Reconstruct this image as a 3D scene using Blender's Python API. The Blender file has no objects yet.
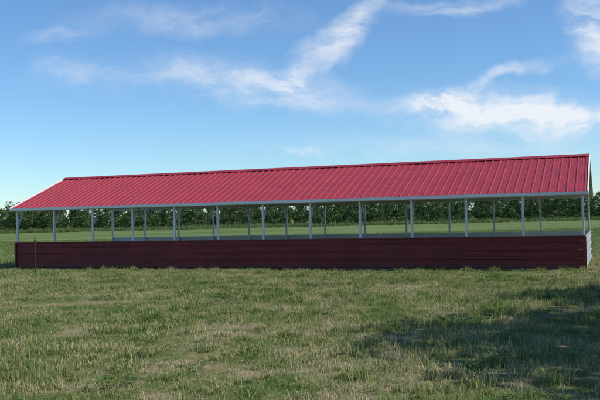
import bpy, bmesh, math, random
import numpy as np
from mathutils import Vector, Matrix, noise
random.seed(7); rng=np.random.default_rng(7)
S=bpy.context.scene
COL=S.collection
F=820.0
# ---------------------------------------------------------------- helpers
def link(o,parent=None):
    COL.objects.link(o)
    if parent is not None: o.parent=parent
    return o
def empty(name,loc=(0,0,0),rz=0):
    o=bpy.data.objects.new(name,None); o.location=loc; o.rotation_euler=(0,0,rz); o.empty_display_size=.3
    return link(o)
def mesh_np(name,verts,faces,mat=None,smooth=False):
    m=bpy.data.meshes.new(name); m.from_pydata([tuple(v) for v in verts],[],[tuple(f) for f in faces]); m.update()
    if mat: m.materials.append(mat)
    if smooth:
        for p in m.polygons: p.use_smooth=True
    return m
def obj(name,mesh,parent=None,loc=(0,0,0)):
    o=bpy.data.objects.new(name,mesh); o.location=loc
    return link(o,parent)
class MB:
    def __init__(s): s.v=[];s.f=[]
    def box(s,a,b):
        x0,y0,z0=a;x1,y1,z1=b;n=len(s.v)
        s.v+=[(x0,y0,z0),(x1,y0,z0),(x1,y1,z0),(x0,y1,z0),(x0,y0,z1),(x1,y0,z1),(x1,y1,z1),(x0,y1,z1)]
        s.f+=[tuple(n+i for i in q) for q in ((0,3,2,1),(4,5,6,7),(0,1,5,4),(1,2,6,5),(2,3,7,6),(3,0,4,7))]
    def bar(s,p,q,w,h=None,up=(0,0,1)):
        h=h or w; p=Vector(p);q=Vector(q);d=(q-p).normalized();u=Vector(up)
        if abs(d.dot(u))>.98:u=Vector((0,1,0))
        r=d.cross(u).normalized();u=r.cross(d).normalized();n=len(s.v)
        for c in (p,q):
            for a,b in ((-1,-1),(1,-1),(1,1),(-1,1)):
                s.v.append(tuple(c+r*a*w/2+u*b*h/2))
        s.f+=[tuple(n+i for i in k) for k in ((0,1,2,3),(7,6,5,4),(0,4,5,1),(1,5,6,2),(2,6,7,3),(3,7,4,0))]
    def make(s,name,mat,parent=None,bevel=0):
        o=obj(name,mesh_np(name,s.v,s.f,mat),parent)
        if bevel:
            b=o.modifiers.new('b','BEVEL');b.width=bevel;b.segments=1
        return o
def newmat(name):
    m=bpy.data.materials.new(name);m.use_nodes=True
    nt=m.node_tree;return m,nt,nt.nodes['Principled BSDF'],nt.nodes['Material Output']
def N(nt,t,**k):
    n=nt.nodes.new(t)
    for a,b in k.items(): setattr(n,a,b)
    return n
def noise_n(nt,scale,detail=4,rough=.6,vec=None,dist=0):
    n=N(nt,'ShaderNodeTexNoise');n.inputs['Scale'].default_value=scale;n.inputs['Detail'].default_value=detail
    n.inputs['Roughness'].default_value=rough;n.inputs['Distortion'].default_value=dist
    if vec is not None: nt.links.new(vec,n.inputs['Vector'])
    return n
def ramp(nt,src,stops):
    r=N(nt,'ShaderNodeValToRGB');e=r.color_ramp.elements
    while len(e)<len(stops): e.new(.5)
    for i,(p,c) in enumerate(stops):
        e[i].position=p;e[i].color=(c[0],c[1],c[2],1) if not isinstance(c,(int,float)) else (c,c,c,1)
    nt.links.new(src,r.inputs[0]);return r
def mixc(nt,fac,a,b,mode='MIX'):
    m=N(nt,'ShaderNodeMix',data_type='RGBA',blend_type=mode)
    for s,v in ((m.inputs[0],fac),(m.inputs[6],a),(m.inputs[7],b)):
        if isinstance(v,bpy.types.NodeSocket): nt.links.new(v,s)
        elif isinstance(v,(int,float)): s.default_value=v
        else: s.default_value=(v[0],v[1],v[2],1)
    return m.outputs[2]
def math_n(nt,op,a,b=None,c=None,clamp=False):
    m=N(nt,'ShaderNodeMath',operation=op);m.use_clamp=clamp
    for i,v in enumerate((a,b,c)):
        if v is None: continue
        if isinstance(v,(int,float)): m.inputs[i].default_value=v
        else: nt.links.new(v,m.inputs[i])
    return m.outputs[0]
# ---------------------------------------------------------------- materials
def paint(name,col,rough,var=.12,dirt=None,metal=0,bump=.0):
    m,nt,b,o=newmat(name)
    tc=N(nt,'ShaderNodeTexCoord')
    n=noise_n(nt,1.3,6,.65,tc.outputs['Object'])
    c2=tuple(x*(1-var*2) for x in col);c1=tuple(min(1,x*(1+var)) for x in col)
    c=ramp(nt,n.outputs[0],[(.3,c2),(.7,c1)]).outputs[0]
    if dirt:
        sx=N(nt,'ShaderNodeSeparateXYZ');nt.links.new(tc.outputs['Object'],sx.inputs[0])
        g=math_n(nt,'MULTIPLY_ADD',sx.outputs[2],-3.4,.8,True)
        n2=noise_n(nt,6,5,.7,tc.outputs['Object'])
        f=math_n(nt,'MULTIPLY',g,n2.outputs[0],clamp=True)
        c=mixc(nt,f,c,dirt)
    nt.links.new(c,b.inputs['Base Color'])
    n3=noise_n(nt,5,4,.6,tc.outputs['Object'])
    nt.links.new(ramp(nt,n3.outputs[0],[(.3,rough-.07),(.7,rough+.1)]).outputs[0],b.inputs['Roughness'])
    b.inputs['Metallic'].default_value=metal
    if bump:
        n4=noise_n(nt,2.2,3,.5,tc.outputs['Object']);bp=N(nt,'ShaderNodeBump');bp.inputs['Strength'].default_value=bump
        bp.inputs['Distance'].default_value=.03;nt.links.new(n4.outputs[0],bp.inputs['Height']);nt.links.new(bp.outputs[0],b.inputs['Normal'])
    return m
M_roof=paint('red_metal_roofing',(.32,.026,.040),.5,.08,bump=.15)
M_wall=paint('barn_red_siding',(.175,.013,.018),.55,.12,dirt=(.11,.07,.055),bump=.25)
M_trim=paint('white_trim',(.80,.80,.78),.4,.04)
M_galv=paint('galvanized_steel',(.66,.67,.68),.42,.10,metal=.15)
M_end=paint('grey_end_sheet',(.30,.32,.33),.5,.10)
M_inner=paint('galvalume_inner_sheet',(.70,.71,.71),.45,.06)
M_stake=paint('dark_stake',(.03,.03,.03),.7,.2)

def grass_color(nt):
    """shared world-space colour: green/straw patches"""
    g=N(nt,'ShaderNodeNewGeometry')
    P=g.outputs['Position']
    mp=N(nt,'ShaderNodeMapping');nt.links.new(P,mp.inputs[0]);mp.inputs['Scale'].default_value=(1,1,0)
    big=noise_n(nt,.16,1,.6,mp.outputs[0]);med=noise_n(nt,1.1,3,.75,mp.outputs[0])
    a=math_n(nt,'MULTIPLY_ADD',big.outputs[0],.45,math_n(nt,'MULTIPLY',med.outputs[0],1.2))
    a=math_n(nt,'SUBTRACT',a,.235)
    sx=N(nt,'ShaderNodeSeparateXYZ');nt.links.new(P,sx.inputs[0])
    far=math_n(nt,'MULTIPLY_ADD',sx.outputs[1],1/25.,-26/25.,True)
    mid=math_n(nt,'MULTIPLY_ADD',sx.outputs[1],1/14.,-10/14.,True)
    a=math_n(nt,'SUBTRACT',a,math_n(nt,'MULTIPLY',far,.12))
    a=math_n(nt,'SUBTRACT',a,math_n(nt,'MULTIPLY',mid,.05))
    return g,P,a,far
def ground_mat():
    m,nt,b,o=newmat('grass_field')
    g,P,a,far=grass_color(nt)
    fine=noise_n(nt,9,4,.75,P)
    a2=math_n(nt,'MULTIPLY_ADD',fine.outputs[0],.35,math_n(nt,'SUBTRACT',a,.17))
    r=ramp(nt,a2,[(.42,(.10,.14,.038)),(.56,(.16,.18,.065)),(.68,(.25,.22,.11)),(.82,(.33,.27,.165))])
    mf=N(nt,'ShaderNodeMapping');nt.links.new(P,mf.inputs[0]);mf.inputs['Scale'].default_value=(.35,1,1)
    fr=ramp(nt,noise_n(nt,.09,6,.75,mf.outputs[0]).outputs[0],[(.35,(.085,.145,.035)),(.5,(.13,.185,.06)),(.66,(.20,.225,.09))])
    c=mixc(nt,far,r.outputs[0],fr.outputs[0])
    dk=ramp(nt,noise_n(nt,28,3,.7,P).outputs[0],[(.35,.5),(.6,1.0)])
    dk2=mixc(nt,far,dk.outputs[0],(.92,.92,.92))
    c=mixc(nt,1.0,c,dk2,'MULTIPLY')
    nt.links.new(c,b.inputs['Base Color']);b.inputs['Roughness'].default_value=.95
    b.inputs['Specular IOR Level'].default_value=.1
    bp=N(nt,'ShaderNodeBump');bp.inputs['Strength'].default_value=.6;bp.inputs['Distance'].default_value=.06
    nt.links.new(noise_n(nt,14,4,.75,P).outputs[0],bp.inputs['Height']);nt.links.new(bp.outputs[0],b.inputs['Normal'])
    return m
def leafy(name,stops,trans=.3,patch=False):
    m,nt,b,o=newmat(name)
    if patch:
        g,P,a,far=grass_color(nt)
        isl=math_n(nt,'MULTIPLY_ADD',g.outputs['Random Per Island'],.46,-.23)
        a=math_n(nt,'ADD',a,isl)
        c=ramp(nt,a,stops).outputs[0]
    else:
        g=N(nt,'ShaderNodeNewGeometry')
        oi=N(nt,'ShaderNodeObjectInfo')
        a=math_n(nt,'MULTIPLY_ADD',g.outputs['Random Per Island'],.75,.1)
        a=math_n(nt,'MULTIPLY_ADD',oi.outputs['Random'],.3,math_n(nt,'SUBTRACT',a,.15))
        c=ramp(nt,a,stops).outputs[0]
    nt.links.new(c,b.inputs['Base Color']);b.inputs['Roughness'].default_value=.6;b.inputs['Specular IOR Level'].default_value=.25
    t=N(nt,'ShaderNodeBsdfTranslucent');nt.links.new(c,t.inputs[0])
    mx=N(nt,'ShaderNodeMixShader');mx.inputs[0].default_value=trans
    nt.links.new(b.outputs[0],mx.inputs[1]);nt.links.new(t.outputs[0],mx.inputs[2]);nt.links.new(mx.outputs[0],o.inputs[0])
    return m
M_ground=ground_mat()
M_grass=leafy('grass_blades',[(.32,(.085,.16,.03)),(.46,(.16,.24,.055)),(.60,(.29,.31,.11)),(.74,(.45,.40,.21)),(.92,(.56,.48,.31))],.3,True)
M_weed=leafy('weed_leaves',[(.2,(.06,.13,.025)),(.8,(.12,.20,.045))],.3)
M_marg=leafy('margin_weed_leaves',[(.2,(.09,.14,.04)),(.8,(.19,.24,.085))],.3)
M_orch=leafy('orchard_leaves',[(.1,(.035,.08,.02)),(.5,(.075,.14,.038)),(.9,(.15,.22,.07))],.3)
M_tree=leafy('tree_leaves',[(.2,(.035,.07,.015)),(.8,(.08,.13,.03))],.25)
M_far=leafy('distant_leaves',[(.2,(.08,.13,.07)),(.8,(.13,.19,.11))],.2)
M_bark=paint('bark',(.16,.13,.10),.9,.2)
# ---------------------------------------------------------------- camera
cam=bpy.data.cameras.new('camera');cam.sensor_width=36;cam.lens=36*F/600;cam.clip_end=20000;cam.clip_start=.1
co=bpy.data.objects.new('camera',cam);COL.objects.link(co)
co.matrix_world=Matrix.Translation((0,0,1.6))@Matrix.Rotation(math.radians(91.15),4,'X')@Matrix.Rotation(math.radians(-1.31),4,'Z')
S.camera=co
# ---------------------------------------------------------------- ground
def gh(x,y):
    d=math.hypot(x,y-15);f=max(0,1-d/60)
    if f<=0: return 0
    return f*(.07*noise.noise(Vector((x*.35,y*.35,0)))+.03*noise.noise(Vector((x*1.3,y*1.3,3))))
def axis(c,step,n,grow,lim):
    a=[0];s=step;i=0
    while a[-1]<lim:
        i+=1
        if i>n: s*=grow
        a.append(a[-1]+s)
    return [c-v for v in a[:0:-1]]+[c+v for v in a]
xs=axis(0,.3,80,1.12,4000);ys=axis(18,.3,70,1.12,4000)
V=[(x,y,gh(x,y)) for y in ys for x in xs];nx=len(xs)
Fc=[(j*nx+i,j*nx+i+1,(j+1)*nx+i+1,(j+1)*nx+i) for j in range(len(ys)-1) for i in range(nx-1)]
obj('ground',mesh_np('ground',V,Fc,M_ground,True))
# ---------------------------------------------------------------- building
ANG=math.atan2(-6.63,17.45);L=18.67;W=5.9;EH=2.14;RH=3.24;WH=.907
B=empty('open_sided_metal_shed',(-9.89,28.5,0),ANG)
NB=12
pf=MB();pw=.062
px=[pw/2+ (L-pw)*i/NB for i in range(NB+1)]
sl=(RH-EH)/(W/2)
def rz(y): return EH-.035+sl*(y if y<=W/2 else W-y)
for i,x in enumerate(px):
    for yy in (.045,W-.045):
        pf.box((x-pw/2,yy-pw/2,-.1),(x+pw/2,yy+pw/2,EH-.14))
    pf.bar((x,.03,rz(.03)-.06),(x,W/2,rz(W/2)-.06),pw)
    pf.bar((x,W-.03,rz(.03)-.06),(x,W/2,rz(W/2)-.0605),pw*.99)
    k=.55
    pf.bar((x,.07,EH-k-.1),(x,k,rz(k)-.1),.04,.045)
    pf.bar((x,W-.07,EH-k-.1),(x,W-k,rz(k)-.1),.04,.045)
    pf.bar((x,W/2-.9,rz(W/2-.9)-.1),(x,W/2+.9,rz(W/2-.9)-.1),.045)
for yy in (.045,W-.045):
    pf.box((-.001,yy-pw/2-.002,.0),(L+.001,yy+pw/2+.002,.07))
    pf.box((-.03,yy-pw/2-.003,EH-.14),(L+.03,yy+pw/2+.003,EH-.075))
pf.make('steel_frame',M_galv,B,.004)
pu=MB()
for t in (.25,.5,.75):
    for s in (0,1):
        y=t*W/2; z=rz(y)-.012
        if s: y=W-y
        pu.box((-.1,y-.03,z-.02),(L+.1,y+.03,z+.006))
pu.make('purlins',M_galv,B)
def profile(length,pitch=.2286,rib_h=.02):
    pts=[(0,0)];x=.03
    while x+.06<length:
        pts+=[(x,0),(x+.018,rib_h),(x+.042,rib_h),(x+.06,0)]
        for q in (.105,.165):
            if x+q+.02<length: pts+=[(x+q-.01,0),(x+q,.004),(x+q+.01,0)]
        x+=pitch
    pts.append((length,0));return pts
def roof_side(name,front,mat,inner):
    OX=.10;OY=.13
    pr=profile(L+2*OX,rib_h=.022)
    yl=-OY; z0=EH+sl*yl+.0
    n=Vector((0,-sl,1)).normalized()
    V=[];Fs=[];K=8
    for (x,h) in pr:
        for k in range(K+1):
            t=k/K
            p=Vector((x-OX,yl+(W/2-yl)*t,z0+(RH-z0)*t))+n*(h+.004*noise.noise(Vector((x*.8,t*4,front)))*(0<k<K))
            yy=p.y if front else W-p.y
            V.append((p.x,yy,p.z))
    for i in range(len(pr)-1):
        for k in range(K):
            a=i*(K+1)+k;q=(a,a+K+1,a+K+2,a+1)
            Fs.append(q if front else q[::-1])
    o=obj(name,mesh_np(name,V,Fs,mat),B)
    V=[];
    for (x,y,z) in ((-OX+.003,yl,z0),(L+OX-.003,yl,z0),(L+OX-.003,W/2,RH),(-OX+.003,W/2,RH)):
        V.append((x,y if front else W-y,z-.006))
    obj(name+'_underside',mesh_np(name+'u',V,[(0,1,2,3) if not front else (3,2,1,0)],inner),B)
    return o
roof_side('roof_slope_south',True,M_roof,M_inner)
roof_side('roof_slope_north',False,M_roof,M_inner)
rc=MB();OX=.115
d=.17
for x in (-OX,L+OX):
    rc.v+=[(x,W/2-d,RH-sl*d+.036),(x,W/2,RH+.047),(x,W/2+d,RH-sl*d+.036),(x,W/2+d,RH-sl*d+.026),(x,W/2,RH+.035),(x,W/2-d,RH-sl*d+.026)]
rc.f+=[(0,6,7,1),(1,7,8,2),(2,8,9,3),(3,9,10,4),(4,10,11,5),(5,11,6,0),(0,1,2,3,4,5),(11,10,9,8,7,6)]
rc.make('ridge_cap',M_roof,B)
sc=MB()
for t in (.03,.27,.52,.77,.95):
    y=-.13+t*(W/2+.0)
    z=EH+sl*y
    xx=-.1+.085
    while xx<L+.08:
        sc.box((xx-.006,y-.006,z-.002),(xx+.006,y+.006,z+.009));xx+=.2286
sc.make('roof_screws',M_roof,B)
tr=MB()
for s in (0,1):
    y=-.145; z=EH+sl*(-.13)
    ya,yb=(y-.012,y+.012)
    if s: ya,yb=W-yb,W-ya
    tr.box((-.11,ya,z-.075),(L+.11,yb,z+.010))
for x in (-.118,L+.118):
    tr.bar((x,-.155,EH-sl*.155-.03),(x,W/2,RH-.03),.03,.13)
    tr.bar((x,W+.155,EH-sl*.155-.03),(x,W/2,RH-.0305),.029,.129)
tr.make('white_trim',M_trim,B)
def wall_panel(name,p0,p1,h,mat,inner,out,z0=.02):
    p0=Vector(p0);p1=Vector(p1);out=Vector(out);Ln=(p1-p0).length;dr=(p1-p0)/Ln
    pr=profile(h-z0,.222,.022)
    V=[];Fs=[]
    nsh=max(1,round(Ln/6.2))
    for s in range(nsh):
        a=Ln*s/nsh-(0.05 if s else 0);b=Ln*(s+1)/nsh;off=.006*(s%2)
        k=24
        for j in range(k+1):
            t=a+(b-a)*j/k
            wob=.005*noise.noise(Vector((t*.9,s*5,1)))
            for (z,hh) in pr:
                w2=.006*noise.noise(Vector((t*1.6,z*3,s)))
                p=p0+dr*t+out*(hh+off+wob+w2);V.append((p.x,p.y,z+z0))
        m=len(pr);base=len(V)-(k+1)*m
        for j in range(k):
            for i in range(m-1):
                q=(base+j*m+i,base+(j+1)*m+i,base+(j+1)*m+i+1,base+j*m+i+1);Fs.append(q)
    obj(name,mesh_np(name,V,Fs,mat),B)
    q=[p0-out*.01,p1-out*.01]
    V=[(q[0].x,q[0].y,z0),(q[1].x,q[1].y,z0),(q[1].x,q[1].y,h),(q[0].x,q[0].y,h)]
    obj(name+'_inner_face',mesh_np(name+'i',V,[(3,2,1,0)],inner),B)
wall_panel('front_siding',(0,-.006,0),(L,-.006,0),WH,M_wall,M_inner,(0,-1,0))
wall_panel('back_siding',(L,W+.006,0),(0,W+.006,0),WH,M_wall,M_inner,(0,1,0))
wall_panel('end_siding',(L+.012,0,0),(L+.012,W,0),WH,M_end,M_inner,(1,0,0))
wt=MB()
wt.box((-.03,-.05,WH-.012),(L+.03,-.002,WH+.014))
wt.box((-.035,-.055,.0),(.04,-.038,WH-.013))
wt.box((L-.04,-.055,.0),(L+.04,-.038,WH-.013))
wt.make('siding_trim',M_wall,B)
# ---------------------------------------------------------------- stake at the left
st=MB()
SX,SY=(36-300-2)/F*24.3,24.3
st.bar((0,0,-.1),(.012,0,1.13),.024,.024);st.bar((0.0,-.02,.95),(.012,-.02,1.08),.045,.02);st.bar((0,0,1.13),(0.012,0,1.17),.018,.018)
so=st.make('metal_t_post',M_stake);so.location=(SX,SY,0)
# ---------------------------------------------------------------- grass
def blades(name,n,size,lmin,lmax,w,lean,mat,clump=0,cf=.6):
    V=[];Fs=[]
    cl=[(rng.uniform(-size/2,size/2),rng.uniform(-size/2,size/2)) for _ in range(max(1,clump))]
    for i in range(n):
        if clump and rng.random()<cf:
            c=cl[rng.integers(len(cl))];r=abs(rng.normal(0,.06));t=rng.uniform(0,6.283);x=c[0]+r*math.cos(t);y=c[1]+r*math.sin(t);k=1.3
        else:
            x,y=rng.uniform(-size/2,size/2,2);k=1
        l=(lmin+(lmax-lmin)*rng.random()**1.8)*k
        th=rng.uniform(0,6.283);ln=rng.uniform(.15,lean);dx,dy=math.cos(th),math.sin(th)
        wx,wy=-dy*w/2*rng.uniform(.6,1.3),dx*w/2*rng.uniform(.6,1.3)
        tw=rng.uniform(-.8,.8);wx,wy=wx*math.cos(tw)-wy*math.sin(tw),wx*math.sin(tw)+wy*math.cos(tw)
        b=len(V)
        m1=(x+dx*ln*l*.35,y+dy*ln*l*.35,l*.6*math.sqrt(max(.05,1-ln*ln*.5)))
        e=(x+dx*ln*l,y+dy*ln*l,l*math.sqrt(max(.03,1-ln*ln)))
        V+=[(x-wx,y-wy,-.02),(x+wx,y+wy,-.02),(m1[0]+wx*.8,m1[1]+wy*.8,m1[2]),(m1[0]-wx*.8,m1[1]-wy*.8,m1[2]),e]
        Fs+=[(b,b+1,b+2,b+3),(b+3,b+2,b+4)]
    return mesh_np(name,V,Fs,mat)
G=empty('grass')
pm=[blades('grass_patch',1900,1.5,.025,.085,.007,1.0,M_grass,14,.35) for _ in range(5)]
pm2=[blades('grass_patch_far',1100,3.0,.04,.12,.014,.97,M_grass,25,.35) for _ in range(3)]
def inside(x,y):
    dx,dy=x+9.89,y-28.5
    u=dx*math.cos(ANG)+dy*math.sin(ANG);v=-dx*math.sin(ANG)+dy*math.cos(ANG)
    return -.3<u<L+.3 and -.3<v<W+.3
y=3.5
while y<27.5:
    xm=min(22,.45*y+7);x=-xm
    while x<xm:
        X=x+random.uniform(-.15,.15);Y=y+random.uniform(-.15,.15)
        if not inside(X,Y):
            o=obj('grass_patch',random.choice(pm),G,(X,Y,gh(X,Y)));o.rotation_euler=(0,0,random.uniform(0,6.28))
            hs=1.0+1.1*noise.noise(Vector((X*.3,Y*.3,9)));o.scale=(1,1,max(.5,hs))
        x+=1.25
    y+=1.25
y=28
while y<70:
    xm=.45*y+8;x=-xm
    while x<xm:
        X=x+random.uniform(-.3,.3);Y=y+random.uniform(-.3,.3)
        if not inside(X,Y):
            o=obj('grass_patch_far',random.choice(pm2),G,(X,Y,gh(X,Y)));o.rotation_euler=(0,0,random.uniform(0,6.28))
            o.scale=(1,1,1.2+.6*noise.noise(Vector((X*.2,Y*.2,9))))
        x+=2.6
    y+=2.6
tm=[blades('grass_tuft',110,.22,.08,.2,.008,.85,M_grass) for _ in range(4)]
for i in range(800):
    Y=random.uniform(5,27);X=random.uniform(-1,1)*(.42*Y+3)
    if inside(X,Y): continue
    if noise.noise(Vector((X*.35,Y*.35,2)))<-.1: continue
    o=obj('grass_tuft',random.choice(tm),G,(X,Y,gh(X,Y)));s=random.uniform(.4,1.0);o.scale=(s*1.5,s*1.5,s);o.rotation_euler=(0,0,random.uniform(0,6.28))
for i in range(110):
    u=random.uniform(-.3,L+.3);v=-random.uniform(.1,.3)
    X=-9.89+u*math.cos(ANG)-v*math.sin(ANG);Y=28.5+u*math.sin(ANG)+v*math.cos(ANG)
    o=obj('grass_tuft',random.choice(tm),G,(X,Y,gh(X,Y)));s=random.uniform(.3,.8)*(1+.6*noise.noise(Vector((u*.8,0,0))));o.scale=(s*1.5,s*1.5,s);o.rotation_euler=(0,0,random.uniform(0,6.28))
Wd=empty('weeds')
def weed():
    V=[];Fs=[]
    for i in range(60):
        th=rng.uniform(0,6.283);r=rng.uniform(0,.13);h=rng.uniform(.02,.11)*(1-r*3);l=rng.uniform(.025,.055);w=l*.3
        up=rng.uniform(.0,.9);c=Vector((r*math.cos(th),r*math.sin(th),h));d=Vector((math.cos(th),math.sin(th),up)).normalized();s=d.cross(Vector((0,0,1))).normalized()
        b=len(V);V+=[tuple(c),tuple(c+d*l*.5+s*w),tuple(c+d*l-Vector((0,0,.01))),tuple(c+d*l*.5-s*w)];Fs.append((b,b+1,b+2,b+3))
    return mesh_np('weed',V,Fs,M_weed)
wm=[weed() for _ in range(4)]
for i in range(300):
    Y=random.uniform(5.5,26);X=random.uniform(-1,1)*(.42*Y+2)
    if inside(X,Y) or noise.noise(Vector((X*.5,Y*.5,6)))<.05: continue
    o=obj('weed_plant',random.choice(wm),Wd,(X,Y,gh(X,Y)));s=random.uniform(.5,1.4);o.scale=(s,s,s);o.rotation_euler=(0,0,random.uniform(0,6.28))
for (X,Y,s) in ((-1.55,15.6,2.0),(-1.2,15.9,1.8),(-1.9,7.9,1.3)):
    o=obj('weed_plant',wm[0],Wd,(X,Y,gh(X,Y)));o.scale=(s,s,s)
# ---------------------------------------------------------------- trees
def tube(V,Fs,p,q,r0,r1,n=6):
    p=Vector(p);q=Vector(q);d=(q-p).normalized();a=d.cross(Vector((.3,.9,.1))).normalized();c=d.cross(a);b=len(V)
    for o_,r in ((p,r0),(q,r1)):
        for i in range(n):
            t=6.283*i/n;V.append(tuple(o_+a*r*math.cos(t)+c*r*math.sin(t)))
    for i in range(n): Fs.append((b+i,b+(i+1)%n,b+n+(i+1)%n,b+n+i))
def tree(name,h,rad,trunk,nclump,nleaf,leaf,matl,cr=.35,base=.3):
    V=[];Fs=[];nb=0
    top=Vector((rng.uniform(-.1,.1)*h*.3,rng.uniform(-.1,.1)*h*.3,h*.8))
    mid=Vector((top.x*.3,top.y*.3,h*base))
    tube(V,Fs,(0,0,-.1),mid,trunk,trunk*.75);tube(V,Fs,mid,top,trunk*.75,trunk*.15)
    cs=[]
    for i in range(nclump):
        th=rng.uniform(0,6.283);v=rng.random();z=h*base+(h*(1-base))*v
        rr=rad*math.sqrt(max(.05,1-(2*v-.85)**2*.75))*math.sqrt(rng.uniform(.1,1))
        c=Vector((rr*math.cos(th),rr*math.sin(th),z-.1*h*rr/rad));cs.append(c)
        s=mid.lerp(top,max(0,min(1,v-.25)));tube(V,Fs,s,c,trunk*.28,trunk*.05,4)
    nb=len(Fs)
    for c in cs:
        k=rad*cr*rng.uniform(.7,1.3)
        for j in range(nleaf):
            d=Vector(rng.normal(0,1,3)).normalized()*k*rng.uniform(.3,1)**.6;d.z*=.8
            p=c+d;a=Vector(rng.normal(0,1,3)).normalized();b_=a.cross(Vector(rng.normal(0,1,3))).normalized()
            s=leaf*rng.uniform(.6,1.3);n=len(V)
            V+=[tuple(p-a*s),tuple(p+b_*s*.55),tuple(p+a*s),tuple(p-b_*s*.55)];Fs.append((n,n+1,n+2,n+3))
    m=mesh_np(name,V,Fs,M_bark);m.materials.append(matl)
    mi=np.zeros(len(Fs),dtype=np.int32);mi[nb:]=1;m.polygons.foreach_set('material_index',mi)
    return m
O=empty('orchard_trees')
om=[tree('orchard_tree',rng.uniform(4.2,5.1),rng.uniform(.95,1.3),.08,32,28,.15,M_orch,.42,.10) for _ in range(8)]
for ri,ry in enumerate([142,147,153,160,168]):
    x=-125
    while x<140:
        if random.random()>.04:
            o=obj('orchard_tree',random.choice(om),O,(x+random.uniform(-.5,.5),ry+random.uniform(-.4,.4)+x*-.05,0))
            s=random.uniform(.85,1.1);o.scale=(s*1.15,s*1.15,s*(1.03+.16*noise.noise(Vector((x*.05,ry,0)))));o.rotation_euler=(0,0,random.uniform(0,6.28))
        x+=2.6
fm=[blades('field_margin_tuft',200,3.0,.3,.9,.05,.8,M_marg,6) for _ in range(3)]
FM=empty('field_margin_weeds')
for i in range(750):
    x=random.uniform(-110,120);yy=random.uniform(124,142)-x*.05
    o=obj('field_margin_tuft',random.choice(fm),FM,(x,yy,0));o.scale=(1,1,random.uniform(.3,.9));o.rotation_euler=(0,0,random.uniform(0,6.28))
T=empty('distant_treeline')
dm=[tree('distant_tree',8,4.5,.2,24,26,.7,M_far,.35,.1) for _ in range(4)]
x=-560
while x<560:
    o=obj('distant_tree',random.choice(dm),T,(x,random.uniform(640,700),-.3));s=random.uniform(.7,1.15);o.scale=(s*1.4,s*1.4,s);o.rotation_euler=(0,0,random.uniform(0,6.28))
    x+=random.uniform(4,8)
for i,(x,y,h,r) in enumerate(((12.3,7.6,9.5,4.6),(14.9,12.3,8.8,4.5))):  # invented trees, added out of frame to cast the foreground shade
    o=obj('added_shadow_caster_tree',tree('added_shadow_caster_tree',h,r,.25,95,100,.18,M_tree,.28,.25),None,(x,y,0))
# ---------------------------------------------------------------- light
EL=45;AZ=-17
s=Vector((math.cos(math.radians(AZ))*math.cos(math.radians(EL)),math.sin(math.radians(AZ))*math.cos(math.radians(EL)),math.sin(math.radians(EL))))
sd=bpy.data.lights.new('sun','SUN');sd.energy=4.9;sd.angle=math.radians(.5);sd.color=(1,.94,.85)
sob=bpy.data.objects.new('sun',sd);COL.objects.link(sob);sob.rotation_euler=s.to_track_quat('Z','Y').to_euler()
# ---------------------------------------------------------------- sky
w=bpy.data.worlds.new('World');S.world=w;w.use_nodes=True;nt=w.node_tree
bg=nt.nodes['Background'];bg.inputs[1].default_value=.12
sk=N(nt,'ShaderNodeTexSky',sky_type='NISHITA');sk.sun_disc=False;sk.sun_elevation=math.radians(EL);sk.sun_rotation=math.radians(90-AZ)
sk.air_density=1.0;sk.dust_density=.0;sk.ozone_density=4.0
tc=N(nt,'ShaderNodeTexCoord');sx=N(nt,'ShaderNodeSeparateXYZ');nt.links.new(tc.outputs['Generated'],sx.inputs[0])
skc=mixc(nt,1.0,sk.outputs[0],(.80,1.02,1.18),'MULTIPLY')
ym=math_n(nt,'MAXIMUM',sx.outputs[1],.15)
u=math_n(nt,'DIVIDE',sx.outputs[0],ym);v=math_n(nt,'DIVIDE',sx.outputs[2],ym)
cb=N(nt,'ShaderNodeCombineXYZ');nt.links.new(u,cb.inputs[0]);nt.links.new(v,cb.inputs[1])
wn=noise_n(nt,9,4,.6,cb.outputs[0])
wv=N(nt,'ShaderNodeVectorMath',operation='SUBTRACT');nt.links.new(wn.outputs['Color'],wv.inputs[0]);wv.inputs[1].default_value=(.5,.5,.5)
ws=N(nt,'ShaderNodeVectorMath',operation='MULTIPLY');nt.links.new(wv.outputs[0],ws.inputs[0]);ws.inputs[1].default_value=(.11,.06,0)
wa=N(nt,'ShaderNodeVectorMath',operation='ADD');nt.links.new(cb.outputs[0],wa.inputs[0]);nt.links.new(ws.outputs[0],wa.inputs[1])
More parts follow.
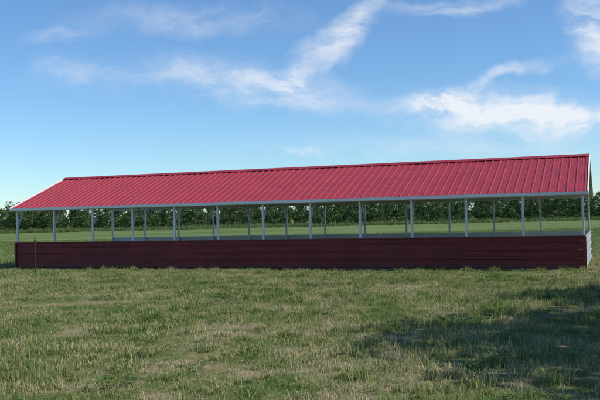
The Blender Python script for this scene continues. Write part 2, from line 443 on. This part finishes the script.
clouds=[(245,84,115,24,-10,.85),(335,38,80,17,42,.95),(505,115,115,24,-4,1.4),(450,98,50,14,12,.9),(605,35,45,34,-50,1.1),
 (195,18,110,16,-3,.4),(304,151,30,4,-12,.7),(85,75,50,20,-8,.35),(455,3,60,8,0,.5),(515,72,55,6,14,.6),(470,150,200,14,-2,.3),(60,30,40,9,0,.25),(585,122,50,12,0,.8)]
th=math.radians(1.31);tot=None
for (cx,cy,a,b_,ang,inten) in clouds:
    X=(cx-300)*math.cos(th)-(cy-200)*math.sin(th);Y=(cx-300)*math.sin(th)+(cy-200)*math.cos(th)
    U=X/F;Vv=(16.5-Y)/F
    mp=N(nt,'ShaderNodeMapping',vector_type='TEXTURE');nt.links.new(wa.outputs[0],mp.inputs[0])
    mp.inputs['Location'].default_value=(U,Vv,0);mp.inputs['Rotation'].default_value=(0,0,math.radians(ang));mp.inputs['Scale'].default_value=(a/F,b_/F,1)
    ln=N(nt,'ShaderNodeVectorMath',operation='LENGTH');nt.links.new(mp.outputs[0],ln.inputs[0])
    q=N(nt,'ShaderNodeMapRange',interpolation_type='SMOOTHSTEP');nt.links.new(ln.outputs['Value'],q.inputs[0])
    q.inputs[1].default_value=1.45;q.inputs[2].default_value=0.1;q.inputs[3].default_value=0;q.inputs[4].default_value=inten
    tot=q.outputs[0] if tot is None else math_n(nt,'ADD',tot,q.outputs[0])
mp=N(nt,'ShaderNodeMapping');nt.links.new(wa.outputs[0],mp.inputs[0]);mp.inputs['Rotation'].default_value=(0,0,math.radians(-18));mp.inputs['Scale'].default_value=(9,26,1)
n1=noise_n(nt,1.0,7,.66,mp.outputs[0],.3)
st_=N(nt,'ShaderNodeMapRange',interpolation_type='SMOOTHSTEP');nt.links.new(n1.outputs[0],st_.inputs[0]);st_.inputs[1].default_value=.30;st_.inputs[2].default_value=.68
dens=math_n(nt,'MULTIPLY',tot,math_n(nt,'MULTIPLY_ADD',st_.outputs[0],.93,.07),clamp=True)
front=math_n(nt,'MULTIPLY',sx.outputs[1],4,clamp=True)
dens=math_n(nt,'MULTIPLY',dens,front,clamp=True)
dens=math_n(nt,'MULTIPLY',dens,.92)
c=mixc(nt,dens,skc,(7.4,7.6,8.0))
nt.links.new(c,bg.inputs[0])
S.view_settings.view_transform='Standard';S.view_settings.look='None';S.view_settings.exposure=0
